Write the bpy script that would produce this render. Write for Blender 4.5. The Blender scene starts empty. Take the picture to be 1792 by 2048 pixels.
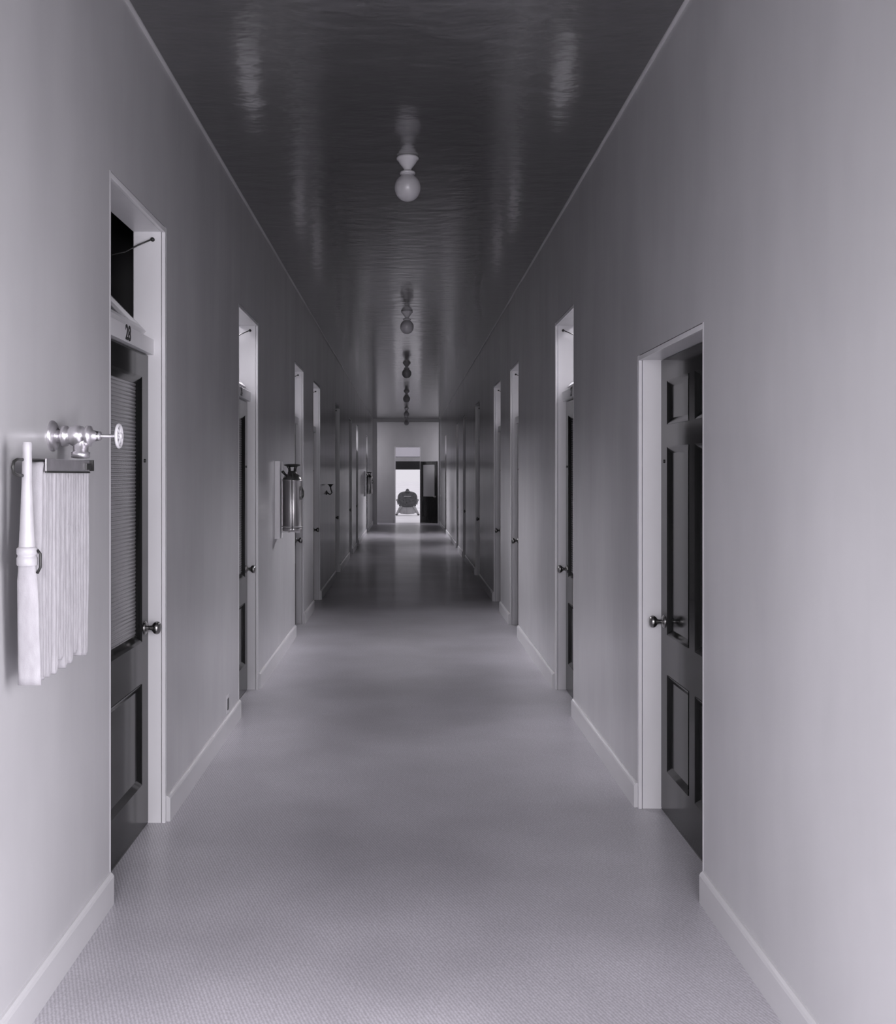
import bpy, math, random
from mathutils import Vector, Matrix

random.seed(7)
S = bpy.context.scene
COL = S.collection
PI = math.pi

# ------------------------------------------------------------------ camera
CAM_H = 1.52
FPX = 2150.0                       # focal length in pixels of a 1792 px wide frame
cam_d = bpy.data.cameras.new('camera')
cam_d.sensor_fit = 'HORIZONTAL'
cam_d.sensor_width = 36.0
cam_d.lens = FPX / 1792.0 * 36.0
cam_d.shift_x = (896 - 812.4) / 1792.0
cam_d.shift_y = -(1024 - 952) / 1792.0
cam_d.clip_end = 2000
cam = bpy.data.objects.new('camera', cam_d)
COL.objects.link(cam)
cam.location = (0, 0, CAM_H)
cam.rotation_euler = (PI / 2, 0, 0)
S.camera = cam

# ------------------------------------------------------------------ world: a plain bright overcast sky
TINT = (1.0, 0.968, 1.04)
W = bpy.data.worlds.new('world')
S.world = W
W.use_nodes = True
bg = W.node_tree.nodes['Background']
bg.inputs[0].default_value = (1.0, 0.965, 1.05, 1)
bg.inputs[1].default_value = 0.76

S.view_settings.view_transform = 'Standard'
S.view_settings.look = 'None'
S.view_settings.exposure = 0.0
S.view_settings.gamma = 1.0
S.view_settings.use_curve_mapping = False
S.cycles.max_bounces = 10
S.cycles.diffuse_bounces = 6
S.cycles.glossy_bounces = 5
S.cycles.transmission_bounces = 8
S.cycles.sample_clamp_indirect = 4.0
S.cycles.caustics_reflective = False
S.cycles.caustics_refractive = False


def area(name, loc, target, sx, sy, power, spread=PI):
    d = bpy.data.lights.new(name, 'AREA')
    d.shape = 'RECTANGLE'
    d.size = sx
    d.size_y = sy
    d.energy = power
    d.color = TINT
    d.spread = spread
    o = bpy.data.objects.new(name, d)
    COL.objects.link(o)
    o.location = loc
    o.rotation_euler = (Vector(target) - Vector(loc)).to_track_quat('-Z', 'Y').to_euler()
    return o


# a hazy sun outside the far doorway
sun = bpy.data.lights.new('sun', 'SUN')
sun.energy = 0.7
sun.angle = math.radians(12)
sun.color = TINT
sun_o = bpy.data.objects.new('sun', sun)
COL.objects.link(sun_o)
sun_o.location = (20, 60, 40)
sun_o.rotation_euler = Vector((-0.45, -0.45, -0.9)).to_track_quat('-Z', 'Y').to_euler()
# daylight from behind the camera: a window in the back wall
area('daylight_back', (0.0, -2.22, 2.0), (0, 2.6, 0.2), 1.6, 1.5, 105, math.radians(150))
for s in (-1, 1):
    # added lamps in unseen doorways beside the camera, brightening the near end
    area('side_fill_lamp', (s * 1.22, 1.0, 1.25), (-s * 0.7, 2.6, 0.30), 0.85, 1.6, 32 if s < 0 else 68, math.radians(140))
    # added lamps high in the side rooms, aimed down through the open transoms
    for yy, pw, dy in ((7.2, 43, 0.4), (10.6, 76, 0.6), (12.65, 72, 0.75), (23.1, 48, 0.4), (28.9, 110, 0.6)):
        area('transom_fill_lamp', (s * 1.72, yy + dy, 2.97), (s * 1.15, yy, 2.36), 1.0, 0.4, pw, math.radians(100))
    # side windows of the vestibule at the far end
    area('daylight_vestibule', (s * 2.2, 34.5, 1.9), (0, 34.3, 1.2), 0.6, 1.9, 27)


# ------------------------------------------------------------------ materials
def mat(name, color, rough=0.5, metal=0.0, spec=0.5, trans=0.0, coat=0.0):
    m = bpy.data.materials.new(name)
    m.use_nodes = True
    b = m.node_tree.nodes['Principled BSDF']
    c = color if isinstance(color, (tuple, list)) else (color * 1.0, color * 0.99, color * 1.01)
    b.inputs['Base Color'].default_value = (c[0], c[1], c[2], 1)
    b.inputs['Roughness'].default_value = rough
    b.inputs['Metallic'].default_value = metal
    b.inputs['Specular IOR Level'].default_value = spec
    b.inputs['Transmission Weight'].default_value = trans
    b.inputs['Coat Weight'].default_value = coat
    b.inputs['Coat Roughness'].default_value = 0.14
    return m


def nodes(m):
    return m.node_tree.nodes, m.node_tree.links, m.node_tree.nodes['Principled BSDF']


def vary(m, scale, lo, hi, stretch=(1, 1, 1), detail=3.0, bump=0.0, bscale=None, bstretch=None, dist=0.02):
    """noise that varies the base colour between lo and hi times itself, plus fine relief"""
    N, L, b = nodes(m)
    tc = N.new('ShaderNodeTexCoord')
    mp = N.new('ShaderNodeMapping')
    mp.inputs['Scale'].default_value = stretch
    L.new(tc.outputs['Object'], mp.inputs[0])
    nz = N.new('ShaderNodeTexNoise')
    nz.inputs['Scale'].default_value = scale
    nz.inputs['Detail'].default_value = detail
    L.new(mp.outputs[0], nz.inputs['Vector'])
    c = b.inputs['Base Color'].default_value[:]
    rp = N.new('ShaderNodeValToRGB')
    rp.color_ramp.elements[0].position = 0.3
    rp.color_ramp.elements[1].position = 0.7
    rp.color_ramp.elements[0].color = (c[0] * lo, c[1] * lo, c[2] * lo, 1)
    rp.color_ramp.elements[1].color = (c[0] * hi, c[1] * hi, c[2] * hi, 1)
    L.new(nz.outputs[0], rp.inputs[0])
    L.new(rp.outputs[0], b.inputs['Base Color'])
    if bump:
        mp2 = N.new('ShaderNodeMapping')
        mp2.inputs['Scale'].default_value = bstretch or (1, 1, 1)
        L.new(tc.outputs['Object'], mp2.inputs[0])
        n2 = N.new('ShaderNodeTexNoise')
        n2.inputs['Scale'].default_value = bscale or scale
        n2.inputs['Detail'].default_value = 3.0
        L.new(mp2.outputs[0], n2.inputs['Vector'])
        bp = N.new('ShaderNodeBump')
        bp.inputs['Strength'].default_value = bump
        bp.inputs['Distance'].default_value = dist
        L.new(n2.outputs[0], bp.inputs['Height'])
        L.new(bp.outputs[0], b.inputs['Normal'])
        L.new(bp.outputs[0], b.inputs['Coat Normal'])
    return m


M_WALL = vary(mat('wall_paint', 0.50, 0.24, spec=0.45), 2.2, 0.93, 1.06, (1, 1, 0.5), 4.0,
              bump=0.25, bscale=3.0, bstretch=(1, 1.2, 0.12), dist=0.012)
M_CEIL = vary(mat('ceiling_paint', 0.085, 0.22, spec=0.7, coat=0.8), 1.6, 0.9, 1.1, (0.6, 1.4, 1), 4.0,
              bump=0.5, bscale=1.0, bstretch=(5.0, 9.0, 1), dist=0.008)
M_TRIM = vary(mat('trim_enamel', 0.72, 0.30), 5.0, 0.96, 1.04, (1, 1, 0.4))
M_BASE = vary(mat('baseboard_enamel', 0.54, 0.33), 3.0, 0.95, 1.05, (1, 0.5, 1))
M_DOOR = vary(mat('dark_varnished_wood', (0.0085, 0.0088, 0.0085), 0.13, spec=0.15), 6.0, 0.6, 1.5, (6, 6, 0.5), 5.0)
M_GLASS_R = mat('reeded_glass', (0.40, 0.395, 0.405), 0.22, spec=0.6, trans=0.45)
def thin_glass(name, col, rough, mixin):
    m = mat(name, col, rough)
    N, L, b = nodes(m)
    tr = N.new('ShaderNodeBsdfTransparent')
    tr.inputs[0].default_value = (col[0], col[1], col[2], 1)
    fr = N.new('ShaderNodeFresnel')
    fr.inputs[0].default_value = 1.5
    ad = N.new('ShaderNodeMath')
    ad.operation = 'MAXIMUM'
    ad.inputs[1].default_value = mixin
    L.new(fr.outputs[0], ad.inputs[0])
    mx = N.new('ShaderNodeMixShader')
    L.new(ad.outputs[0], mx.inputs[0])
    L.new(tr.outputs[0], mx.inputs[1])
    L.new(b.outputs[0], mx.inputs[2])
    L.new(mx.outputs[0], N['Material Output'].inputs[0])
    return m


M_PANE = thin_glass('clear_pane', (0.9, 0.9, 0.91), 0.05, 0.05)
M_FROST = thin_glass('frosted_pane', (0.8, 0.79, 0.82), 0.3, 0.2)
M_METAL = vary(mat('dull_brass', (0.30, 0.295, 0.29), 0.28, metal=1.0), 20, 0.85, 1.15)
M_DARKM = vary(mat('dark_iron', (0.035, 0.035, 0.034), 0.4, metal=0.3), 15, 0.8, 1.2)
M_NICKEL = vary(mat('bright_nickel', (0.72, 0.70, 0.73), 0.3, metal=0.85), 20, 0.9, 1.08)
M_TANK = vary(mat('polished_tank', (0.50, 0.49, 0.49), 0.3, metal=1.0), 8, 0.9, 1.1, (1, 1, 0.2))
M_SHOULD = vary(mat('tarnished_shoulder', (0.16, 0.16, 0.155), 0.35, metal=0.9), 10, 0.8, 1.2)
M_OPAL = vary(mat('opal_glass', (0.5, 0.49, 0.51), 0.25, spec=0.5), 8, 0.95, 1.05)
M_PORC = vary(mat('white_porcelain', (0.6, 0.59, 0.61), 0.25), 8, 0.95, 1.05)
M_HOSE = vary(mat('cotton_hose', (0.38, 0.37, 0.387), 0.85, spec=0.2), 60, 0.9, 1.08, (1, 1, 0.3),
              bump=0.3, bscale=300, dist=0.002)
M_NOZZ = vary(mat('pale_nozzle', (0.43, 0.42, 0.437), 0.4), 20, 0.93, 1.05)
M_PAINTB = mat('black_sign_paint', 0.012, 0.5)
M_ROOM = vary(mat('shade_darkened_plaster', 0.16, 0.8), 2, 0.9, 1.1)  # shade of the unlit rooms put into a darker plaster colour
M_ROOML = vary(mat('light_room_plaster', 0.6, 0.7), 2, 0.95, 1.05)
M_FABRIC = vary(mat('dark_upholstery', (0.075, 0.075, 0.078), 0.75), 14, 0.7, 1.3)
M_PALE = vary(mat('weathered_pale_wood', 0.32, 0.6), 10, 0.8, 1.2, (1, 1, 0.3))
M_STRIPE = mat('pale_back_slat', 0.22, 0.5)
M_SHADE = vary(mat('grey_shade_cloth', 0.055, 0.8), 30, 0.9, 1.1)
M_GROUND = vary(mat('pale_ground', 0.8, 0.9), 0.6, 0.85, 1.1)
M_PORCH = vary(mat('porch_boards', 0.72, 0.5), 2.0, 0.93, 1.05)
M_SILL = mat('dark_threshold', 0.05, 0.4)


def floor_mat():
    m = mat('woven_floor_covering', (0.46, 0.447, 0.478), 0.36, spec=0.62, coat=0.22)
    N, L, b = nodes(m)
    tc = N.new('ShaderNodeTexCoord')
    mp = N.new('ShaderNodeMapping')
    mp.inputs['Rotation'].default_value = (0, 0, math.radians(-20))
    L.new(tc.outputs['Object'], mp.inputs[0])
    wv = N.new('ShaderNodeTexWave')                       # the fine slanting twill of the covering
    wv.inputs['Scale'].default_value = 29.0
    wv.inputs['Distortion'].default_value = 2.2
    wv.inputs['Detail'].default_value = 1.0
    wv.inputs['Detail Scale'].default_value = 3.0
    L.new(mp.outputs[0], wv.inputs['Vector'])
    n1 = N.new('ShaderNodeTexNoise')                      # broad wear and scuffs
    n1.inputs['Scale'].default_value = 1.3
    n1.inputs['Detail'].default_value = 5
    L.new(tc.outputs['Object'], n1.inputs['Vector'])
    n2 = N.new('ShaderNodeTexNoise')                      # mottled fibre
    n2.inputs['Scale'].default_value = 90
    n2.inputs['Detail'].default_value = 2
    L.new(tc.outputs['Object'], n2.inputs['Vector'])

    def ramp(src, lo, hi, p0, p1):
        r = N.new('ShaderNodeMapRange')
        r.inputs['From Min'].default_value = p0
        r.inputs['From Max'].default_value = p1
        r.inputs['To Min'].default_value = lo
        r.inputs['To Max'].default_value = hi
        L.new(src, r.inputs['Value'])
        return r.outputs[0]

    def mul(a, c):
        k = N.new('ShaderNodeMath')
        k.operation = 'MULTIPLY'
        L.new(a, k.inputs[0])
        L.new(c, k.inputs[1])
        return k.outputs[0]
    f = mul(mul(ramp(wv.outputs[1], 0.84, 1.13, 0, 1), ramp(n1.outputs[0], 0.84, 1.14, 0.3, 0.7)),
            ramp(n2.outputs[0], 0.88, 1.12, 0.3, 0.7))
    mx = N.new('ShaderNodeMix')
    mx.data_type = 'RGBA'
    mx.blend_type = 'MULTIPLY'
    mx.inputs[0].default_value = 1.0
    mx.inputs[6].default_value = b.inputs['Base Color'].default_value[:]
    L.new(f, mx.inputs[7])
    L.new(mx.outputs[2], b.inputs['Base Color'])
    bp = N.new('ShaderNodeBump')
    bp.inputs['Strength'].default_value = 0.12
    bp.inputs['Distance'].default_value = 0.003
    L.new(wv.outputs[1], bp.inputs['Height'])
    L.new(bp.outputs[0], b.inputs['Normal'])
    return m


M_FLOOR = floor_mat()


# ------------------------------------------------------------------ mesh helpers
class MB:
    """collects shapes in world coordinates and links them as one mesh object"""

    def __init__(self):
        self.v, self.f, self.smooth = [], [], []

    def add(self, vs, fs, smooth=False):
        o = len(self.v)
        self.v += [tuple(p) for p in vs]
        for f in fs:
            self.f.append(tuple(i + o for i in f))
            self.smooth.append(smooth)

    def box(self, x0, x1, y0, y1, z0, z1, M=None):
        x0, x1 = min(x0, x1), max(x0, x1)
        y0, y1 = min(y0, y1), max(y0, y1)
        z0, z1 = min(z0, z1), max(z0, z1)
        vs = [Vector(p) for p in ((x0, y0, z0), (x1, y0, z0), (x1, y1, z0), (x0, y1, z0),
                                  (x0, y0, z1), (x1, y0, z1), (x1, y1, z1), (x0, y1, z1))]
        if M:
            vs = [M @ p for p in vs]
        self.add(vs, [(0, 3, 2, 1), (4, 5, 6, 7), (0, 1, 5, 4), (1, 2, 6, 5), (2, 3, 7, 6), (3, 0, 4, 7)])
        return self

    def prism(self, pts, a0, a1, place):
        """pts: 2-D outline, extruded from a0 to a1; place(u, v, a) -> point"""
        n = len(pts)
        vs = [place(u, v, a0) for u, v in pts] + [place(u, v, a1) for u, v in pts]
        fs = [(i, (i + 1) % n, n + (i + 1) % n, n + i) for i in range(n)]
        fs += [tuple(range(n))[::-1], tuple(range(n, 2 * n))]
        self.add(vs, fs)
        return self

    def lathe(self, prof, origin, axis=(0, 0, 1), n=24, cap=True):
        """prof: (radius, distance along axis)"""
        ax = Vector(axis).normalized()
        q = ax.to_track_quat('Z', 'Y')
        o = Vector(origin)
        vs, fs = [], []
        for r, h in prof:
            for k in range(n):
                a = 2 * PI * k / n
                vs.append(o + q @ Vector((max(r, 1e-5) * math.cos(a), max(r, 1e-5) * math.sin(a), h)))
        for i in range(len(prof) - 1):
            for k in range(n):
                k2 = (k + 1) % n
                fs.append((i * n + k, i * n + k2, (i + 1) * n + k2, (i + 1) * n + k))
        self.add(vs, fs, True)
        if cap:
            m = len(prof)
            self.add([vs[k] for k in range(n)][::-1], [tuple(range(n))])
            self.add([vs[(m - 1) * n + k] for k in range(n)], [tuple(range(n))])
        return self

    def tube(self, path, r, n=8, closed=False):
        P = [Vector(p) for p in path]
        m = len(P)
        rs = r if isinstance(r, (list, tuple)) else [r] * m
        vs, fs = [], []
        ref = None
        for i in range(m):
            if closed:
                t = P[(i + 1) % m] - P[i - 1]
            else:
                t = P[min(i + 1, m - 1)] - P[max(i - 1, 0)]
            t.normalize()
            if ref is None:
                ref = t.orthogonal().normalized()
            ref = (ref - t * ref.dot(t)).normalized()
            bi = t.cross(ref)
            for k in range(n):
                a = 2 * PI * k / n
                vs.append(P[i] + (ref * math.cos(a) + bi * math.sin(a)) * rs[i])
        for i in range(m if closed else m - 1):
            j = (i + 1) % m
            for k in range(n):
                k2 = (k + 1) % n
                fs.append((i * n + k, i * n + k2, j * n + k2, j * n + k))
        if not closed:
            fs.append(tuple(range(n))[::-1])
            fs.append(tuple((m - 1) * n + k for k in range(n)))
        self.add(vs, fs, True)
        return self

    def ring(self, c, R, r, axis=(0, 0, 1), n=28, k=8):
        q = Vector(axis).normalized().to_track_quat('Z', 'Y')
        c = Vector(c)
        return self.tube([c + q @ Vector((R * math.cos(2 * PI * i / n), R * math.sin(2 * PI * i / n), 0)) for i in range(n)],
                         r, k, True)

    def build(self, name, m, parent=None, bevel=0.0, loc=None):
        base = Vector(loc) if loc is not None else Vector((0, 0, 0))
        off = base
        if parent is not None:
            off = wloc(parent)
            base = Vector((0, 0, 0))
        me = bpy.data.meshes.new(name)
        me.from_pydata([tuple(Vector(p) - off) for p in self.v], [], self.f)
        me.polygons.foreach_set('use_smooth', self.smooth)
        me.materials.append(m)
        me.validate()
        o = bpy.data.objects.new(name, me)
        COL.objects.link(o)
        o.location = base
        if parent is not None:
            o.parent = parent
        if bevel:
            b = o.modifiers.new('bevel', 'BEVEL')
            b.width = bevel
            b.segments = 2
            b.limit_method = 'ANGLE'
            b.angle_limit = math.radians(50)
        fix_normals(me)
        return o


def fix_normals(me):
    import bmesh
    bm = bmesh.new()
    bm.from_mesh(me)
    bmesh.ops.recalc_face_normals(bm, faces=bm.faces)
    bm.to_mesh(me)
    bm.free()


def wloc(o):
    v = Vector(o.location)
    while o.parent is not None:
        o = o.parent
        v += Vector(o.location)
    return v


def tag(o, label=None, cat=None, group=None, kind=None):
    if label:
        o['label'] = label
    if cat:
        o['category'] = cat
    if group:
        o['group'] = group
    if kind:
        o['kind'] = kind
    return o


def empty(name, loc):
    o = bpy.data.objects.new(name, None)
    COL.objects.link(o)
    o.location = loc
    o.empty_display_size = 0.1
    return o


def copy_tree(o, parent=None):
    c = o.copy()
    COL.objects.link(c)
    if parent is not None:
        c.parent = parent
    for ch in list(o.children):
        copy_tree(ch, c)
    return c


# ------------------------------------------------------------------ dimensions of the corridor (metres; y runs down the hall)
XL, XR = -1.055, 1.061          # wall faces
TH = 0.14                       # wall thickness
CZ = 3.314                      # ceiling
Y0, YF, YE = -2.3, 33.7, 34.9   # back wall, frame at the far end, end wall
H_TR, H_DOOR, BAR = 2.61, 2.05, 2.128

# (y0, y1, opening height, recess of the leaf, style, number, state)
LEFT = [
    (0.50, 1.50, 2.08, 0.075, None, None, 'doorless'),  # unseen opening added for the near side lamp
    (3.82, 4.73, H_TR, 0.075, 'glass', '28', 'closed'),
    (6.77, 7.67, H_TR, 0.075, 'glass', '26', 'closed'),
    (10.17, 11.06, H_TR, 0.075, 'glass', None, 'closed'),
    (12.20, 13.20, H_TR, 0.075, 'glass', None, 'closed'),
    (16.00, 17.05, H_TR, 0.075, 'panel', None, 'closed'),
    (19.90, 20.90, H_TR, 0.075, 'glass', None, 'closed'),
    (22.60, 23.60, H_TR, 0.075, 'glass', None, 'closed'),
    (28.40, 29.40, H_TR, 0.075, 'glass', None, 'closed'),
]
RIGHT = [
    (0.50, 1.50, 2.08, 0.075, None, None, 'doorless'),  # its added, unseen counterpart for the other side lamp
    (3.83, 4.93, 2.07, 0.103, 'panel', None, 'closed'),
    (6.80, 7.67, H_TR, 0.075, 'glass', '27', 'closed'),
    (10.14, 10.98, H_TR, 0.075, 'glass', None, 'closed'),
    (12.07, 13.04, H_TR, 0.075, 'glass', None, 'closed'),
    (15.50, 16.50, H_TR, 0.075, 'panel', None, 'closed'),
    (19.20, 20.10, H_TR, 0.075, 'glass', None, 'closed'),
    (21.80, 22.75, H_TR, 0.075, 'glass', None, 'closed'),
    (28.40, 29.40, H_TR, 0.075, 'glass', None, 'closed'),
]


def struct(name, mb, m, label=None, cat=None, bevel=0.0, loc=(0, 0, 0)):
    o = mb.build(name, m, None, bevel, loc)
    return tag(o, label, cat, kind='structure')


# ------------------------------------------------------------------ shell
struct('floor', MB().box(XL - TH, XR + TH, Y0 - 0.14, 35.05, -0.12, 0), M_FLOOR,
       'woven grey floor covering running the length of the hallway', 'floor')
struct('ceiling', MB().box(XL - TH, XR + TH, Y0 - 0.14, YE + 0.14, CZ, CZ + 0.12), M_CEIL,
       'glossy dark grey ceiling along the whole hallway', 'ceiling')
for nm, s, X, ops in (('wall_left', -1, XL, LEFT), ('wall_right', 1, XR, RIGHT)):
    mb = MB()
    y = Y0
    for op in ops:
        mb.box(X, X + s * TH, y, op[0], 0, CZ)
        mb.box(X, X + s * TH, op[0], op[1], op[2], CZ)
        y = op[1]
    mb.box(X, X + s * TH, y, YF + 0.15, 0, CZ)
    struct(nm, mb, M_WALL, 'glossy grey plaster wall on the %s of the hallway' % nm[5:], 'wall')
# ceiling-edge beads
for i, (s, X) in enumerate(((-1, XL), (1, XR))):
    pts = [(0, 0), (0.012, 0), (0.011, -0.006), (0.006, -0.011), (0, -0.012)]
    mb = MB().prism(pts, Y0, YF, lambda u, v, a, s=s, X=X: (X - s * u, a, CZ + v))
    struct('trim_%d' % (i + 1), mb, M_WALL, 'thin pale bead where the %s wall meets the ceiling' % ('left' if s < 0 else 'right'), 'trim')
# baseboards
for nm, s, X, ops in (('baseboard_left', -1, XL, LEFT), ('baseboard_right', 1, XR, RIGHT)):
    mb = MB()
    pts = [(0, 0), (0.017, 0), (0.017, 0.098), (0.013, 0.106), (0.006, 0.112), (0, 0.113)]
    ys = [Y0]
    for op in ops:
        ys += [op[0], op[1]]
    ys.append(YF)
    for a, b in zip(ys[0::2], ys[1::2]):
        mb.prism(pts, a, b, lambda u, v, t, s=s, X=X: (X - s * u, t, v))
    struct(nm, mb, M_BASE, 'low pale baseboard along the %s wall' % nm[10:], 'baseboard')

# wall behind the camera, with the window that lights the near end
mb = MB()
for a, b, c, d in ((XL - TH, -0.85, 0, CZ), (0.85, XR + TH, 0, CZ), (-0.85, 0.85, 0, 1.2), (-0.85, 0.85, 2.8, CZ)):
    mb.box(a, b, Y0 - 0.14, Y0, c, d)
struct('wall_back', mb, M_WALL, 'plaster wall with a window behind the viewer', 'wall')

# far end: a cased opening, a short vestibule, the end wall with its doorway
VX = 2.3
mb = MB()
mb.box(XL - TH, -0.915, YF, YF + 0.15, 0, CZ).box(1.02, XR + TH, YF, YF + 0.15, 0, CZ).box(-0.915, 1.02, YF, YF + 0.15, 3.205, CZ)
struct('trim_3', mb, M_WALL, 'shallow grey pier and lintel frame before the far doorway', 'trim')
DX0, DX1, DT0, DT1, DTT = -0.376, 0.475, 2.0, 2.13, 2.478
mb = MB()
mb.box(-VX, DX0, YE, YE + 0.14, 0, CZ).box(DX1, VX, YE, YE + 0.14, 0, CZ).box(DX0, DX1, YE, YE + 0.14, DTT, CZ)
struct('wall_end', mb, M_WALL, 'pale end wall around the bright far doorway', 'wall')
mb = MB()
for s in (-1, 1):
    mb.box(s * VX, s * (VX + 0.1), YF + 0.15, YE + 0.14, 0, CZ)
    mb.box(s * VX, s * (XR + TH + 0.0), YF + 0.05, YF + 0.15, 0, CZ)
struct('wall_vestibule', mb, M_ROOML, 'side walls of the small vestibule at the far end', 'wall')
mb = MB().box(-VX - 0.1, XL - TH, YF + 0.05, YE + 0.14, -0.12, 0).box(XR + TH, VX + 0.1, YF + 0.05, YE + 0.14, -0.12, 0)
struct('floor_vestibule', mb, M_FLOOR, 'floor at the sides of the vestibule', 'floor')
mb = MB().box(-VX - 0.1, XL - TH, YF + 0.05, YE + 0.14, CZ, CZ + 0.12).box(XR + TH, VX + 0.1, YF + 0.05, YE + 0.14, CZ, CZ + 0.12)
struct('ceiling_vestibule', mb, M_ROOML, 'ceiling at the sides of the vestibule', 'ceiling')
mb = MB().box(-VX, DX0 - 0.06, YE - 0.016, YE, 0, 0.11).box(DX1 + 0.06, VX, YE - 0.016, YE, 0, 0.11)
struct('baseboard_end', mb, M_BASE, 'pale baseboard on the end wall beside the far doorway', 'baseboard')

# rooms behind the doors
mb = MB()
ml = MB()  # unseen rooms added around the near side lamps
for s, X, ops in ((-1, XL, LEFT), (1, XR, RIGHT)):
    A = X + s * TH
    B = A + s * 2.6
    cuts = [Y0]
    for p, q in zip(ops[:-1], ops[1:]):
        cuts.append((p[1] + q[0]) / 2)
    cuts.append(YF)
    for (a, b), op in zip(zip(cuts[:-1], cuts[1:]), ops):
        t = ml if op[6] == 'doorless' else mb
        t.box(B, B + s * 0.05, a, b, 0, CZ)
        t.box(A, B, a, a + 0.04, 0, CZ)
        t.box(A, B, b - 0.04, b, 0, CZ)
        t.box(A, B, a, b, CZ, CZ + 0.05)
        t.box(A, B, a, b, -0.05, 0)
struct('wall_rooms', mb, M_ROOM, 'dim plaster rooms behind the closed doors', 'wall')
struct('wall_added_light_rooms', ml, M_ROOML, 'unseen plaster rooms added beside the viewer for the side light', 'wall')

# outside
struct('ground', MB().box(-120, 120, 35.05, 400, -0.6, -0.5), M_GROUND, 'bright ground outside the far doorway', 'ground')
struct('floor_porch', MB().box(-4, 4, 35.05, 43.0, -0.5, -0.005), M_PORCH, 'sunlit porch floor beyond the far doorway', 'floor')


# ------------------------------------------------------------------ doors
def knob(parent, s, x, y, z):
    """turned knob on a round rose; s = side of the wall, the knob points to -s"""
    d = (-s, 0, 0)
    k = MB().lathe([(0.010, 0.0), (0.009, 0.02), (0.011, 0.03), (0.020, 0.036), (0.027, 0.044), (0.0285, 0.052),
                    (0.026, 0.060), (0.017, 0.066), (0.0, 0.068)], (x, y, z), d, 20)
    ko = k.build('knob', M_METAL, parent)
    r = MB().lathe([(0.029, 0.0), (0.029, 0.003), (0.022, 0.008), (0.012, 0.012), (0.0, 0.012)], (x, y, z), d, 20)
    return ko, r.build('rose', M_METAL, parent)


def field(mb_mould, s, x, ya, yb, za, zb, w, d):
    """four sloping mouldings running from the face x down to depth d behind it"""
    o = [(ya, za), (yb, za), (yb, zb), (ya, zb)]
    i = [(ya + w, za + w), (yb - w, za + w), (yb - w, zb - w), (ya + w, zb - w)]
    m = [(ya + w * 0.35, za + w * 0.35), (yb - w * 0.35, za + w * 0.35), (yb - w * 0.35, zb - w * 0.35), (ya + w * 0.35, zb - w * 0.35)]
    vs = [(x - s * 0.002, p, q) for p, q in o] + [(x + s * d * 0.2, p, q) for p, q in m] + [(x + s * d, p, q) for p, q in i]
    fs = []
    for k in range(4):
        k2 = (k + 1) % 4
        fs.append((k, k2, 4 + k2, 4 + k))
        fs.append((4 + k, 4 + k2, 8 + k2, 8 + k))
    mb_mould.add(vs, fs)


def leaf_parts(root, s, x, y0, y1, z0, z1, style, hinge_near=True):
    """door leaf with its corridor face at x; y0..y1 wide"""
    t = 0.042
    st = 0.115
    T = lambda m, a, b, c, d: m.box(x, x + s * t, a, b, c, d)
    w = MB()
    T(w, y0, y0 + st, z0, z1)
    T(w, y1 - st, y1, z0, z1)
    ia, ib = y0 + st, y1 - st
    zb0, zb1 = 0.20, 0.632          # lower panel
    zl = 0.81                       # bottom of the upper light
    zt = 1.945
    T(w, ia, ib, z0, zb0)
    T(w, ia, ib, zb1, zl)
    T(w, ia, ib, zt, z1)
    fields = []
    if style == 'glass':
        fields = [(ia, ib, zb0, zb1)]
    else:
        ms = 0.10
        mid = (y0 + y1) / 2
        T(w, ia, ib, 1.65, 1.749)
        for c, d in ((zb0, zb1), (zl, 1.65), (1.749, zt)):
            T(w, mid - ms / 2, mid + ms / 2, c, d)
            fields += [(ia, mid - ms / 2, c, d), (mid + ms / 2, ib, c, d)]
    lf = w.build('door_leaf', M_DOOR, root)
    for (a, b, c, d) in fields:
        m = MB()
        field(m, s, x, a, b, c, d, 0.028, 0.013)
        m.build('panel_moulding', M_DOOR, lf)
        p = MB().box(x + s * 0.013, x + s * 0.030, a + 0.02, b - 0.02, c + 0.02, d - 0.02)
        p.build('panel', M_DOOR, lf)
    if style == 'glass':
        m = MB()
        field(m, s, x, ia, ib, zl, zt, 0.034, 0.016)
        m.build('glazing_bead', M_DOOR, lf)
        # horizontal reeds, 16 mm apart
        g = MB()
        pts = []
        n = int((zt - zl - 0.04) / 0.016)
        for k in range(n):
            for j in range(6):
                u = j / 6.0
                pts.append((0.0045 * math.sin(PI * u), zl + 0.02 + (k + u) * 0.016))
        pts.append((0.0, zl + 0.02 + n * 0.016))
        xb = x + s * 0.022
        vs, fs = [], []
        for u, v in pts:
            vs += [(xb - s * u, ia + 0.02, v), (xb - s * u, ib - 0.02, v)]
        for k in range(len(pts) - 1):
            fs.append((2 * k, 2 * k + 1, 2 * k + 3, 2 * k + 2))
        nf = len(vs)
        z_a, z_b = pts[0][1], pts[-1][1]
        vs += [(xb + s * 0.006, ia + 0.02, z_a), (xb + s * 0.006, ib - 0.02, z_a), (xb + s * 0.006, ib - 0.02, z_b), (xb + s * 0.006, ia + 0.02, z_b)]
        fs += [(nf, nf + 1, nf + 2, nf + 3), (0, 1, nf + 1, nf), (nf - 2, nf - 1, nf + 2, nf + 3)]
        g.add(vs, fs)
        g.build('reeded_pane', M_GLASS_R, lf)
    knob(lf, s, x, y1 - 0.055, 0.863)
    k = MB().lathe([(0.008, 0), (0.008, 0.004), (0.0, 0.005)], (x, y1 - 0.055, 1.586), (-s, 0, 0), 12)
    k.build('night_latch', M_DARKM, lf)
    return lf


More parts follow.
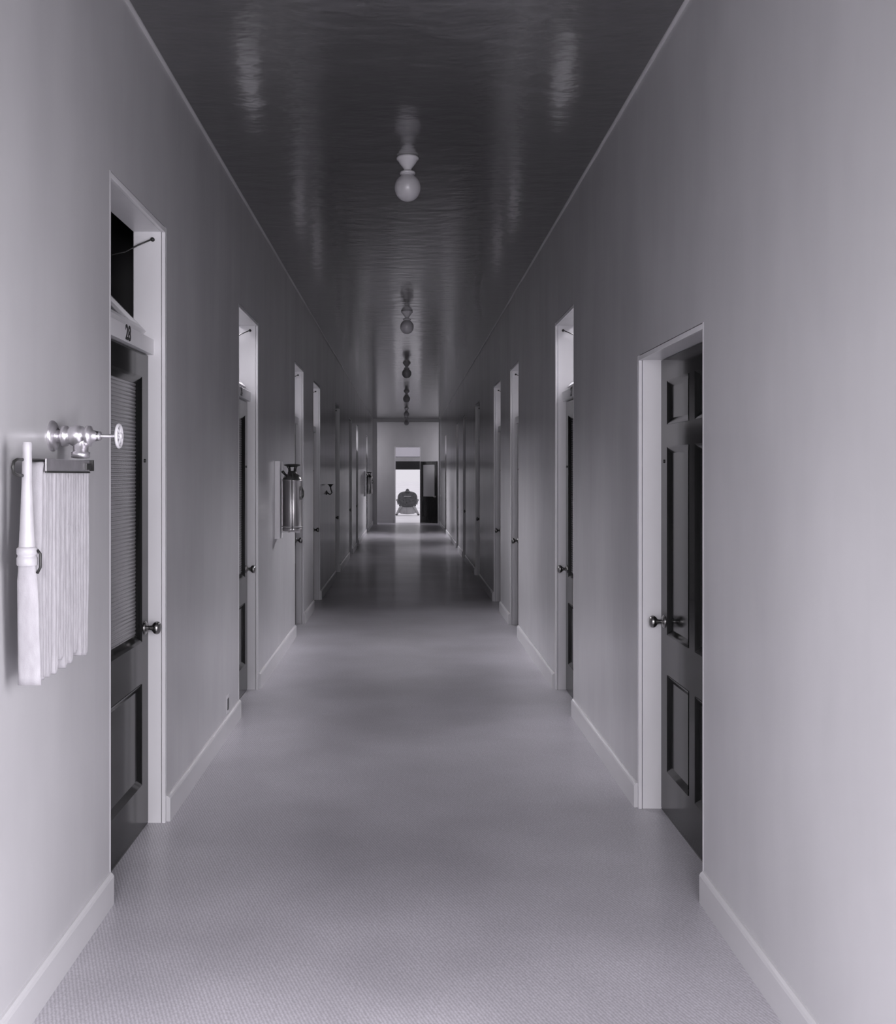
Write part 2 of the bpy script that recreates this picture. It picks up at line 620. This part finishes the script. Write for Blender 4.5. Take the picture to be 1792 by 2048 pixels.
def doorway(n, s, X, op, label):
    y0, y1, H, rec, style, num, state = op
    root = empty('door_%d' % n, (X, (y0 + y1) / 2, 0))
    tag(root, label, 'door', kind='structure')
    xd = X + s * rec                    # face of the leaf
    xo = X + s * TH
    jt = 0.02                           # lining thickness
    tr = H > 2.2
    # lining: two jambs and a head, each with a bead set off by a fine groove at the corridor edge
    for (ya, yb) in ((y0, y0 + jt), (y1 - jt, y1)):
        j = MB().box(X + s * 0.0185, xo, ya, yb, 0, H)
        e = 0.003 if ya == y0 else -0.003
        j.box(X + s * 0.0004, X + s * 0.0155, ya + e, yb + e, 0, H)
        jo = j.build('jamb', M_TRIM, root, 0.0012)
        sp = MB()
        if ya == y0:
            sp.box(xd + s * 0.043, xo - s * 0.002, yb, yb + 0.012, 0, H_DOOR)
        else:
            sp.box(xd + s * 0.043, xo - s * 0.002, ya - 0.012, ya, 0, H_DOOR)
        sp.build('stop', M_TRIM, jo)
    hd = MB().box(X + s * 0.0185, xo, y0 + jt, y1 - jt, H - jt, H)
    hd.box(X + s * 0.0004, X + s * 0.0155, y0 + jt, y1 - jt, H - jt - 0.003, H - 0.003)
    hd.build('head', M_TRIM, root, 0.0012)
    th = MB().box(xd + s * 0.002, xo, y0 + jt, y1 - jt, 0.0, 0.006)
    th.build('threshold', M_SILL, root)
    a, b = y0 + jt, y1 - jt
    if tr:
        bar = MB().box(xd - s * 0.024, xo, a, b, H_DOOR, BAR - 0.012)
        bar.prism([(0, 0), (0.006, 0.004), (TH - rec + 0.024 - 0.02, 0.012), (TH - rec + 0.024, 0.012), (TH - rec + 0.024, 0)], a, b,
                  lambda u, v, t: (xd - s * 0.024 + s * u, t, BAR - 0.012 + v))
        bo = bar.build('transom_bar', M_TRIM, root)
        if num:
            cu = bpy.data.curves.new('room_number', 'FONT')
            cu.body = num
            cu.size = 0.082
            cu.align_x = 'CENTER'
            cu.align_y = 'CENTER'
            cu.extrude = 0.0006
            cu.offset = 0.0024
            cu.materials.append(M_PAINTB)
            to = bpy.data.objects.new('room_number', cu)
            COL.objects.link(to)
            to.parent = bo
            to.rotation_euler = (PI / 2, 0, -s * PI / 2)
            to.location = Vector((xd - s * 0.0247, (a + b) / 2, 2.086)) - wloc(bo)
            to['label'] = 'black painted room number %s' % num if num == '28' else 'small black painted room number'
        # transom light, hinged at its foot and tilted into the room
        ang = math.radians(44)
        ox, oz = xo - s * 0.035, BAR + 0.004
        hh = H - jt - BAR - 0.012
        di = Vector((s * math.sin(ang), 0, math.cos(ang)))
        no = Vector((-s * math.cos(ang), 0, math.sin(ang)))

        def at(u, w_, y):
            p = Vector((ox, 0, oz)) + di * u + no * w_
            return (p.x, y, p.z)
        sash = MB()
        fw = 0.035

        def bar_(u0, u1, ya, yb):
            vs = [at(u, w_, y) for y in (ya, yb) for u, w_ in ((u0, 0), (u1, 0), (u1, 0.03), (u0, 0.03))]
            sash.add(vs, [(0, 1, 2, 3), (7, 6, 5, 4), (0, 4, 5, 1), (1, 5, 6, 2), (2, 6, 7, 3), (3, 7, 4, 0)])
        bar_(0, hh, a + 0.004, a + fw)
        bar_(0, hh, b - fw, b - 0.004)
        bar_(0, fw, a + fw, b - fw)
        bar_(hh - fw, hh, a + fw, b - fw)
        so = sash.build('transom_sash', M_TRIM, root)
        pn = MB()
        vs = [at(u, w_, y) for y in (a + fw - 0.005, b - fw + 0.005) for u, w_ in ((fw - 0.005, 0.012), (hh - fw + 0.005, 0.012), (hh - fw + 0.005, 0.016), (fw - 0.005, 0.016))]
        pn.add(vs, [(0, 1, 2, 3), (7, 6, 5, 4), (0, 4, 5, 1), (1, 5, 6, 2), (2, 6, 7, 3), (3, 7, 4, 0)])
        pn.build('transom_pane', M_PANE, so)
        # stay on the far jamb: dark pivot and slack chain
        c = MB()
        px = X + s * 0.055
        c.lathe([(0.009, 0), (0.009, 0.012), (0, 0.013)], (px, b, H - 0.055), (0, -1, 0), 10)
        end = at(hh * 0.93, 0.03, b - 0.02)
        kx, kz = xo + s * 0.03, H - 0.112
        path = [(px, b - 0.012, H - 0.055), ((px + kx) / 2, b - 0.016, H - 0.080), (kx, b - 0.02, kz)]
        for i in range(1, 7):
            u = i / 6
            path.append((kx + (end[0] - kx) * u, b - 0.02, kz + (end[2] - kz) * u))
        c.tube(path, 0.0035, 6)
        c.build('transom_stay', M_DARKM, root)
    top = (H_DOOR if tr else H - jt) - 0.004
    leaf_parts(root, s, xd, a + 0.003, b - 0.003, 0.010, top, style)
    return root


LAB_L = ['dark door with a reeded glass upper light under black number 28 on the left wall',
         'dark glazed door with an open transom between door 28 and the nearer fire extinguisher',
         'dark glazed door half hidden behind the nearer fire extinguisher on the left wall',
         'pale door opening just past the nearer fire extinguisher on the left wall',
         'white framed door just past the small dark wall bracket on the left wall',
         'narrow dark door in the shadowed stretch of the left wall',
         'second door of the shadowed stretch of the left wall, nearer the far extinguisher',
         'last door on the left wall, past the far fire extinguisher']
LAB_R = ['dark six-panel door without a transom in the right wall',
         'dark glazed door with an open transom next after the six-panel door',
         'third door from the viewer in the right wall, with a knob and white jamb',
         'fourth door from the viewer in the right wall, a pale opening',
         'fifth door from the viewer in the right wall, before the shadowed stretch',
         'sixth door from the viewer in the right wall, in the shadowed stretch',
         'seventh door from the viewer in the right wall, in the shadowed stretch',
         'last door in the right wall before the far doorway']
k = 1
for op, lab in zip(LEFT[1:], LAB_L):
    doorway(k, -1, XL, op, lab)
    k += 1
for op, lab in zip(RIGHT[1:], LAB_R):
    doorway(k, 1, XR, op, lab)
    k += 1

# far doorway: lining, transom, open leaf
root = tag(empty('door_%d' % k, ((DX0 + DX1) / 2, YE, 0)), 'open dark half-glazed door of the bright far doorway in the end wall', 'door', kind='structure')
for xa, xb in ((DX0, DX0 + 0.03), (DX1 - 0.03, DX1)):
    MB().box(xa, xb, YE - 0.012, YE + 0.14, 0, DTT).build('jamb', M_TRIM, root)
MB().box(DX0 + 0.03, DX1 - 0.03, YE - 0.012, YE + 0.14, DTT - 0.03, DTT).build('head', M_TRIM, root)
MB().box(DX0 + 0.03, DX1 - 0.03, YE - 0.012, YE + 0.14, DT0, DT1).build('transom_bar', M_TRIM, root)
MB().box(DX0 + 0.03, DX1 - 0.03, YE + 0.05, YE + 0.055, DT1, DTT - 0.03).build('transom_pane', M_FROST, root)
lf = MB()
Lw, Lh, Lt = 0.83, 1.99, 0.042
for a, b, c, d in ((0, 0.11, 0.01, Lh), (Lw - 0.11, Lw, 0.01, Lh), (0.11, Lw - 0.11, 0.01, 0.22), (0.11, Lw - 0.11, 0.70, 0.86), (0.11, Lw - 0.11, Lh - 0.11, Lh)):
    lf.box(a, b, 0, Lt, c, d)
lo = lf.build('door_leaf', M_DOOR)
lo.parent = root
MB().box(0.105, Lw - 0.105, 0.014, 0.03, 0.21, 0.71).build('panel', M_DOOR).parent = lo
MB().box(0.105, Lw - 0.105, 0.018, 0.024, 0.85, Lh - 0.10).build('glass_pane', M_GLASS_R).parent = lo
kk = MB().lathe([(0.028, 0), (0.026, 0.006), (0.010, 0.010), (0.010, 0.032), (0.026, 0.042), (0.028, 0.052), (0.018, 0.064), (0, 0.066)], (Lw - 0.06, 0, 0.86), (0, -1, 0), 16)
kk.build('knob', M_METAL).parent = lo
lo.location = (DX1 - 0.012 - (DX0 + DX1) / 2, -0.02, 0)
lo.rotation_euler = (0, 0, math.atan2(34.24 - 34.9, 0.985 - 0.475))

# grey shade drawn a little way down outside the doorway
sh = empty('roller_shade', (0.05, 35.35, 1.7))
tag(sh, 'dark grey shade hanging across the top of the bright far doorway', 'shade')
MB().box(-0.62, 0.72, 35.34, 35.345, 1.745, 2.12).build('cloth', M_SHADE, sh)
MB().lathe([(0.03, 0), (0.03, 1.38), (0, 1.38)], (-0.64, 35.343, 2.13), (1, 0, 0), 14).build('roller', M_PALE, sh)
MB().box(-0.62, 0.72, 35.336, 35.349, 1.728, 1.75).build('bottom_slat', M_PALE, sh)
for xx in (-0.67, 0.75):
    MB().box(xx - 0.02, xx + 0.02, 35.041, 35.38, 2.10, 2.16).build('bracket', M_DARKM, sh)


# ------------------------------------------------------------------ round-backed chair on the porch
def superellipse(w, h, n=28, p=2.8):
    out = []
    for i in range(n):
        a = 2 * PI * i / n
        c, s_ = math.cos(a), math.sin(a)
        out.append((w * math.copysign(abs(c) ** (2 / p), c), h * math.copysign(abs(s_) ** (2 / p), s_)))
    return out


def chair(cx, cy):
    z0 = 0.0
    r = empty('armchair', (cx, cy, z0))
    tag(r, 'dark round-backed chair on the bright porch beyond the far doorway', 'chair')
    # padded back seen from behind, bulging
    bk = MB()
    rings = [(0.0, 0.86), (0.035, 0.97), (0.08, 1.0), (0.13, 0.95), (0.16, 0.8)]
    outl = superellipse(0.385, 0.31)
    n = len(outl)
    vs, fs = [], []
    for dy, k_ in rings:
        for u, v in outl:
            uu = u * k_ * (1.0 - 0.10 * (v < 0) * abs(v) / 0.31)
            vs.append((cx + uu, cy - 0.16 + dy, 0.62 + v * k_))
    for i in range(len(rings) - 1):
        for j in range(n):
            j2 = (j + 1) % n
            fs.append((i * n + j, i * n + j2, (i + 1) * n + j2, (i + 1) * n + j))
    fs += [tuple(range(n))[::-1], tuple(range((len(rings) - 1) * n, len(rings) * n))]
    bk.add(vs, fs, True)
    b = bk.build('backrest', M_FABRIC, r)
    MB().box(cx - 0.14, cx + 0.14, cy - 0.175, cy - 0.155, 0.715, 0.755).build('back_slat', M_STRIPE, b)
    for u, v in ((0.05, 0.6), (-0.16, 0.58), (0.2, 0.56), (-0.04, 0.5)):
        MB().lathe([(0.018, 0), (0.014, 0.01), (0, 0.014)], (cx + u, cy - 0.155, v), (0, -1, 0), 10).build('button', M_DARKM, b)
    MB().lathe([(0.13, 0.0), (0.10, 0.03), (0.07, 0.05), (0.06, 0.09), (0.03, 0.12), (0.0, 0.13)], (cx + 0.0, cy - 0.08, 0.90), (0, 0, 1), 16).build('crest', M_FABRIC, r)
    seat = MB().box(cx - 0.33, cx + 0.33, cy - 0.02, cy + 0.50, 0.34, 0.45)
    seat.build('seat', M_FABRIC, r, 0.03)
    for s in (-1, 1):
        pth = [(cx + s * 0.34, cy - 0.05, 0.62), (cx + s * 0.42, cy + 0.05, 0.60), (cx + s * 0.43, cy + 0.3, 0.58), (cx + s * 0.40, cy + 0.46, 0.56), (cx + s * 0.36, cy + 0.48, 0.40)]
        MB().tube(pth, 0.026, 8).build('arm', M_PALE, r)
        for yy in (-0.10, 0.45):
            p = [(cx + s * 0.22, cy + yy, 0.36), (cx + s * 0.30, cy + yy, 0.26), (cx + s * 0.37, cy + yy, 0.13), (cx + s * 0.42, cy + yy, 0.03)]
            lg = MB().tube(p, [0.05, 0.05, 0.045, 0.04], 8).build('leg', M_PALE, r)
            MB().lathe([(0.03, 0), (0.045, 0.02), (0.045, 0.045), (0.02, 0.06)], (cx + s * 0.42, cy + yy, 0.0), (0, 0, 1), 12).build('foot', M_DARKM, lg)
    MB().prism([(-0.34, 0.10), (-0.24, 0.06), (0.0, 0.045), (0.24, 0.06), (0.34, 0.10), (0.27, 0.33), (0.0, 0.36), (-0.27, 0.33)], cy - 0.10, cy - 0.07,
               lambda u, v, t: (cx + u, t, v)).build('apron', M_PALE, r)
    return r


chair(0.05, 41.6)


# ------------------------------------------------------------------ ceiling lamps
def lamp(x, y):
    r = empty('ceiling_lamp', (x, y, CZ))
    c = MB().lathe([(0.058, 0), (0.063, 0.006), (0.062, 0.014), (0.054, 0.020), (0.046, 0.034), (0.034, 0.050), (0.022, 0.066), (0.019, 0.080), (0.0, 0.08)],
                   (x, y, CZ), (0, 0, -1), 28).build('canopy', M_PORC, r)
    MB().lathe([(0.018, 0.07), (0.030, 0.080), (0.042, 0.084), (0.044, 0.094), (0.040, 0.098), (0.0, 0.099)], (x, y, CZ), (0, 0, -1), 28).build('shade_holder', M_PORC, r)
    g = [(0.034, 0.094)]
    for i in range(1, 17):
        a = PI * i / 17
        rr = 0.0735 * math.sin(a) ** 0.92
        if i <= 2:
            rr = max(rr, 0.036)
        g.append((rr, 0.172 - 0.076 * math.cos(a) if i > 0 else 0.094))
    g.append((0.0, 0.248))
    MB().lathe(g, (x, y, CZ), (0, 0, -1), 28).build('globe', M_OPAL, r)
    return r


LAMPS = [6.05, 11.7, 17.0, 22.6, 28.3, 32.9]
ORD = ['nearest and largest ceiling globe lamp, white against the dark ceiling', 'second ceiling globe lamp from the viewer, pale in the ceiling glare',
       'third ceiling globe lamp from the viewer, a dark ringed globe', 'fourth ceiling globe lamp from the viewer, a dark silhouette',
       'fifth ceiling globe lamp from the viewer, tiny and dim', 'farthest ceiling globe lamp, a tiny dot before the end wall']
proto = lamp(0.008, LAMPS[0])
for i, y in enumerate(LAMPS):
    o = proto if i == 0 else copy_tree(proto)
    o.location = (0.008, y, CZ)
    tag(o, ORD[i], 'lamp', 'globe lamps along the ceiling')


# ------------------------------------------------------------------ fire extinguishers on their boards
def extinguisher(y):
    x, z = XL + 0.047 + 0.086, 1.075
    r = empty('fire_extinguisher', (x, y, z))
    R = 0.080
    MB().lathe([(R - 0.006, 0), (R, 0.004), (R, 0.022), (R - 0.003, 0.027), (R - 0.003, 0.40), (R, 0.405), (R, 0.416), (0.0, 0.417)],
               (x, y, z), (0, 0, 1), 32).build('tank', M_TANK, r)
    MB().lathe([(R - 0.002, 0.417), (0.075, 0.430), (0.067, 0.443), (0.055, 0.454), (0.040, 0.461), (0.036, 0.464), (0.0, 0.465)],
               (x, y, z), (0, 0, 1), 32).build('shoulder', M_SHOULD, r)
    MB().lathe([(0.038, 0.46), (0.036, 0.478), (0.030, 0.486), (0.0, 0.487)], (x, y, z), (0, 0, 1), 20).build('neck', M_DARKM, r)
    cp = MB().lathe([(0.020, 0.518), (0.052, 0.524), (0.066, 0.530), (0.066, 0.538), (0.03, 0.542), (0.0, 0.543)], (x, y, z), (0, 0, 1), 24)
    for i in range(4):
        a = PI / 4 + i * PI / 2
        cp.tube([(x + 0.030 * math.cos(a), y + 0.030 * math.sin(a), z + 0.482), (x + 0.033 * math.cos(a), y + 0.033 * math.sin(a), z + 0.505), (x + 0.050 * math.cos(a), y + 0.050 * math.sin(a), z + 0.528)], 0.009, 8)
    cp.build('cap', M_DARKM, r)
    MB().tube([(x - 0.040, y - 0.035, z + 0.445), (x - 0.060, y - 0.055, z + 0.466), (x - 0.071, y - 0.068, z + 0.482)], [0.010, 0.011, 0.012], 8).build('outlet', M_DARKM, r)
    MB().tube([(x + 0.004, y - 0.050, z + 0.462), (x + 0.006, y - 0.072, z + 0.445), (x + 0.007, y - 0.084, z + 0.41), (x + 0.008, y - 0.085, z + 0.2), (x + 0.008, y - 0.085, z + 0.01)], 0.0048, 8).build('hose', M_DARKM, r)
    hd_ = MB().box(x + 0.066, x + 0.086, y - 0.042, y - 0.022, z + 0.33, z + 0.355).box(x + 0.066, x + 0.086, y - 0.042, y - 0.022, z + 0.255, z + 0.28)
    hd_.tube([(x + 0.083, y - 0.032, z + 0.342), (x + 0.092, y - 0.034, z + 0.32), (x + 0.092, y - 0.034, z + 0.29), (x + 0.083, y - 0.032, z + 0.268)], 0.007, 8)
    hd_.build('side_handle', M_DARKM, r)
    hb = MB().box(x - 0.085, x - 0.02, y - 0.012, y + 0.012, z - 0.012, z - 0.001).box(x - 0.03, x + 0.06, y - 0.012, y + 0.012, z - 0.012, z - 0.001)
    hb.ring((x, y, z + 0.036), R + 0.0025, 0.0028)
    hb.build('hanging_bracket', M_PORC, r)
    return r


def board(y):
    r = empty('mounting_board', (XL, y, 1.33))
    MB().box(XL, XL + 0.044, y - 0.085, y + 0.10, 1.015, 1.64).build('backing', M_TRIM, r, 0.003)
    return r


EY = [8.70, 26.9]
e0 = extinguisher(EY[0])
b0 = board(EY[0])
for i, y in enumerate(EY):
    e = e0 if i == 0 else copy_tree(e0)
    e.location.y = y
    tag(e, ['polished metal fire extinguisher on a white board, the nearer of the two', 'distant fire extinguisher on the left wall near the end wall'][i], 'fire extinguisher', 'fire extinguishers on the left wall')
    b = b0 if i == 0 else copy_tree(b0)
    b.location.y = y
    tag(b, ['white upright wall board holding the nearer fire extinguisher', 'wall board behind the distant fire extinguisher'][i], 'board', 'boards behind the extinguishers')

# ------------------------------------------------------------------ small dark wall bracket further along the left wall
by, bz = 14.2, 1.40
r = tag(empty('wall_bracket', (XL, by, bz)), 'small dark wall bracket with a flared cup, past the nearer extinguisher', 'bracket')
MB().lathe([(0.03, 0), (0.03, 0.008), (0.012, 0.014), (0, 0.014)], (XL, by, 1.30), (1, 0, 0), 16).build('rose', M_DARKM, r)
MB().tube([(XL + 0.01, by, 1.30), (XL + 0.05, by, 1.275), (XL + 0.075, by, 1.30), (XL + 0.06, by, 1.345), (XL + 0.055, by, 1.38)], 0.009, 8).build('arm', M_DARKM, r)
MB().lathe([(0.012, 0), (0.018, 0.015), (0.038, 0.032), (0.040, 0.038), (0.0, 0.036)], (XL + 0.055, by, 1.375), (0, 0, 1), 18).build('cup', M_DARKM, r)

# ------------------------------------------------------------------ wall socket by the baseboard
sy, sz = 6.33, 0.178
r = tag(empty('wall_socket', (XL, sy, sz)), 'small pale wall socket above the baseboard before the second left door', 'socket')
MB().box(XL, XL + 0.006, sy - 0.034, sy + 0.034, sz - 0.055, sz + 0.055).build('plate', M_PORC, r, 0.002)
MB().box(XL + 0.006, XL + 0.009, sy - 0.018, sy + 0.018, sz - 0.034, sz + 0.034).build('socket_face', M_DARKM, r, 0.002)

# ------------------------------------------------------------------ fire hose: valve, rack, folded hose
vy, vz = 3.2, 1.639
r = tag(empty('hose_valve', (XL, vy, vz)), 'bright metal valve with a spoked handwheel above the folded hose', 'valve')
MB().lathe([(0.046, 0), (0.046, 0.006), (0.040, 0.012), (0.026, 0.016), (0.0, 0.016)], (XL, vy, vz), (1, 0, 0), 24).build('wall_flange', M_NICKEL, r)
bd = MB().lathe([(0.020, 0.014), (0.020, 0.03), (0.031, 0.032), (0.031, 0.046), (0.022, 0.050), (0.030, 0.062), (0.033, 0.076), (0.030, 0.090), (0.022, 0.10), (0.031, 0.104), (0.031, 0.116), (0.020, 0.120), (0.014, 0.136), (0.013, 0.146), (0.0, 0.147)], (XL, vy, vz), (1, 0, 0), 24)
bd.lathe([(0.022, 0.0), (0.022, 0.034), (0.027, 0.036), (0.027, 0.052), (0.020, 0.054), (0.0, 0.055)], (XL + 0.086, vy, vz - 0.012), (0, 0, -1), 20)
bd.build('valve_body', M_NICKEL, r)
MB().lathe([(0.016, 0.128), (0.016, 0.140), (0.0, 0.141)], (XL, vy, vz), (1, 0, 0), 6).build('packing_nut', M_METAL, r)
MB().lathe([(0.0055, 0.14), (0.0055, 0.208), (0.0, 0.209)], (XL, vy, vz), (1, 0, 0), 10).build('stem', M_NICKEL, r)
hw = MB().ring((XL + 0.200, vy, vz), 0.033, 0.0048, (1, 0, 0), 30, 8)
hw.lathe([(0.010, 0.194), (0.011, 0.200), (0.009, 0.209), (0.0, 0.21)], (XL, vy, vz), (1, 0, 0), 14)
for i in range(6):
    a = 2 * PI * i / 6 + 0.2
    hw.tube([(XL + 0.203, vy + 0.007 * math.cos(a), vz + 0.007 * math.sin(a)), (XL + 0.200, vy + 0.032 * math.cos(a), vz + 0.032 * math.sin(a))], 0.0032, 6)
hw.build('handwheel', M_PORC, r)

r = tag(empty('hose_rack', (XL, 3.0, 1.56)), 'dark iron rack arm on the wall that carries the folded white hose', 'rack')
hx = -0.982
pth = [(hx, 3.25, 1.562), (hx, 2.715, 1.562), (hx, 2.69, 1.556), (hx, 2.682, 1.542), (hx, 2.69, 1.528), (hx, 2.715, 1.523), (hx, 2.75, 1.521)]
MB().tube(pth, 0.0042, 8).build('arm', M_DARKM, r)
MB().box(-0.951, -0.947, 2.83, 3.215, 1.533, 1.566).build('side_plate', M_NICKEL, r, 0.001)
MB().box(-0.951, -0.945, 2.83, 3.215, 1.5285, 1.533).build('lower_lip', M_DARKM, r)
MB().box(-0.947, -0.940, 3.165, 3.212, 1.538, 1.557).build('latch', M_DARKM, r)
MB().box(XL, -0.945, 3.245, 3.255, 1.535, 1.568).build('wall_arm', M_DARKM, r)
for y in (2.99, 3.12):
    MB().box(-1.0, -0.951, y - 0.003, y + 0.003, 1.556, 1.562).build('cross_pin', M_DARKM, r)

hr = tag(empty('fire_hose', (hx, 3.0, 1.5)), 'white cotton fire hose hung in flat folds on the wall rack beside door 28', 'hose')


def fold(y, ztop, zbot, hw_, x0, x1, ph):
    """one hanging loop of flat hose: a closed band, two layers, swept along x"""
    th = 0.0125
    m = 14
    L_, R_ = [], []
    for i in range(m + 1):
        u = i / m
        z = ztop - hw_ + (zbot + hw_ - (ztop - hw_)) * u
        wob = 0.0045 * math.sin(3.1 * u + ph) * u + 0.002 * math.sin(9 * u + 2 * ph)
        spread = hw_ * (0.62 + 0.38 * math.sin(PI * min(1, 0.15 + u)) if u < 1 else 0.62)
        L_.append((y + wob - spread, z))
        R_.append((y + wob + spread, z))
    top = [(y + hw_ * 0.62 * math.cos(a), ztop - hw_ + hw_ * math.sin(a)) for a in [PI * k_ / 6 for k_ in range(1, 6)]]
    yb = (L_[-1][0] + R_[-1][0]) / 2
    wb = (R_[-1][0] - L_[-1][0]) / 2
    bot = [(yb + wb * math.cos(a), zbot + hw_ + hw_ * math.sin(a)) for a in [-PI * k_ / 6 for k_ in range(5, 0, -1)]]
    loop = R_[::-1] + top + L_ + bot           # closed path in (y, z)
    n = len(loop)
    c = Vector((y, (ztop + zbot) / 2))
    inner, outer = [], []
    for i in range(n):
        p = Vector(loop[i])
        t = (Vector(loop[(i + 1) % n]) - Vector(loop[i - 1])).normalized()
        nn = Vector((t.y, -t.x))
        outer.append(p + nn * th / 2)
        inner.append(p - nn * th / 2)
    vs = []
    e = 0.003
    for rr, xx in ((outer, x0 + e), (outer, x1 - e), (inner, x1 - e), (inner, x0 + e)):
        vs += [(xx, q.x, q.y) for q in rr]
    mid0 = [(x0, q[0], q[1]) for q in loop]
    mid1 = [(x1, q[0], q[1]) for q in loop]
    vs += mid1 + mid0
    order = [0, 1, 4, 2, 3, 5]
    fs = []
    for a_, b_ in zip(order, order[1:] + order[:1]):
        for i in range(n):
            j = (i + 1) % n
            fs.append((a_ * n + i, a_ * n + j, b_ * n + j, b_ * n + i))
    mb = MB()
    mb.add(vs, fs, True)
    return mb


NF = 9
for i in range(NF):
    y = 2.838 + i * 0.0465
    fold(y, 1.553 - 0.004 * random.random(), 0.985 + 0.018 * random.random() + (0.02 if i in (3, 6) else 0), 0.0158,
         -1.010 + 0.004 * random.random(), -0.955 + 0.005 * random.random(), random.random() * 6).build('fold', M_HOSE, hr)
ny, nx = 2.762, -0.974
# limp tail of the hose below the nozzle
tl = MB()
prof = [(1.297, 0.022, 0.018), (1.275, 0.024, 0.013), (1.25, 0.027, 0.009), (1.15, 0.0285, 0.008), (1.05, 0.0295, 0.008), (0.998, 0.0300, 0.008), (0.978, 0.031, 0.008)]
vs, fs = [], []
n = 16
for z, a_, b_ in prof:
    for k_ in range(n):
        t = 2 * PI * k_ / n
        vs.append((nx + a_ * math.cos(t) - (1.3 - z) * 0.006, ny + b_ * math.sin(t) + (1.3 - z) * 0.08, z))
for i in range(len(prof) - 1):
    for k_ in range(n):
        k2 = (k_ + 1) % n
        fs.append((i * n + k_, i * n + k2, (i + 1) * n + k2, (i + 1) * n + k_))
fs.append(tuple((len(prof) - 1) * n + k_ for k_ in range(n)))
tl.add(vs, fs, True)
tl.build('hose_tail', M_HOSE, hr)
nz = MB().lathe([(0.0105, 0.305), (0.0125, 0.300), (0.0125, 0.285), (0.0115, 0.28), (0.0135, 0.20), (0.0175, 0.10), (0.0215, 0.02), (0.0215, 0.0), (0.0, 0.0)], (nx, ny, 1.332 - 0.03), (0, 0, 1), 22)
no = nz.build('nozzle', M_NOZZ, hr)
cpl = MB().lathe([(0.0245, 0.0), (0.026, 0.004), (0.026, 0.02), (0.0235, 0.023), (0.0235, 0.027), (0.026, 0.030), (0.026, 0.044), (0.021, 0.048), (0.0, 0.048)], (nx, ny, 1.290), (0, 0, 1), 22)
cpl.build('coupling', M_NOZZ, hr)
MB().tube([(nx + 0.026, ny, 1.33), (nx + 0.034, ny, 1.32), (nx + 0.034, ny, 1.285), (nx + 0.026, ny, 1.27)], 0.004, 6).build('coupling_lug', M_DARKM, hr)
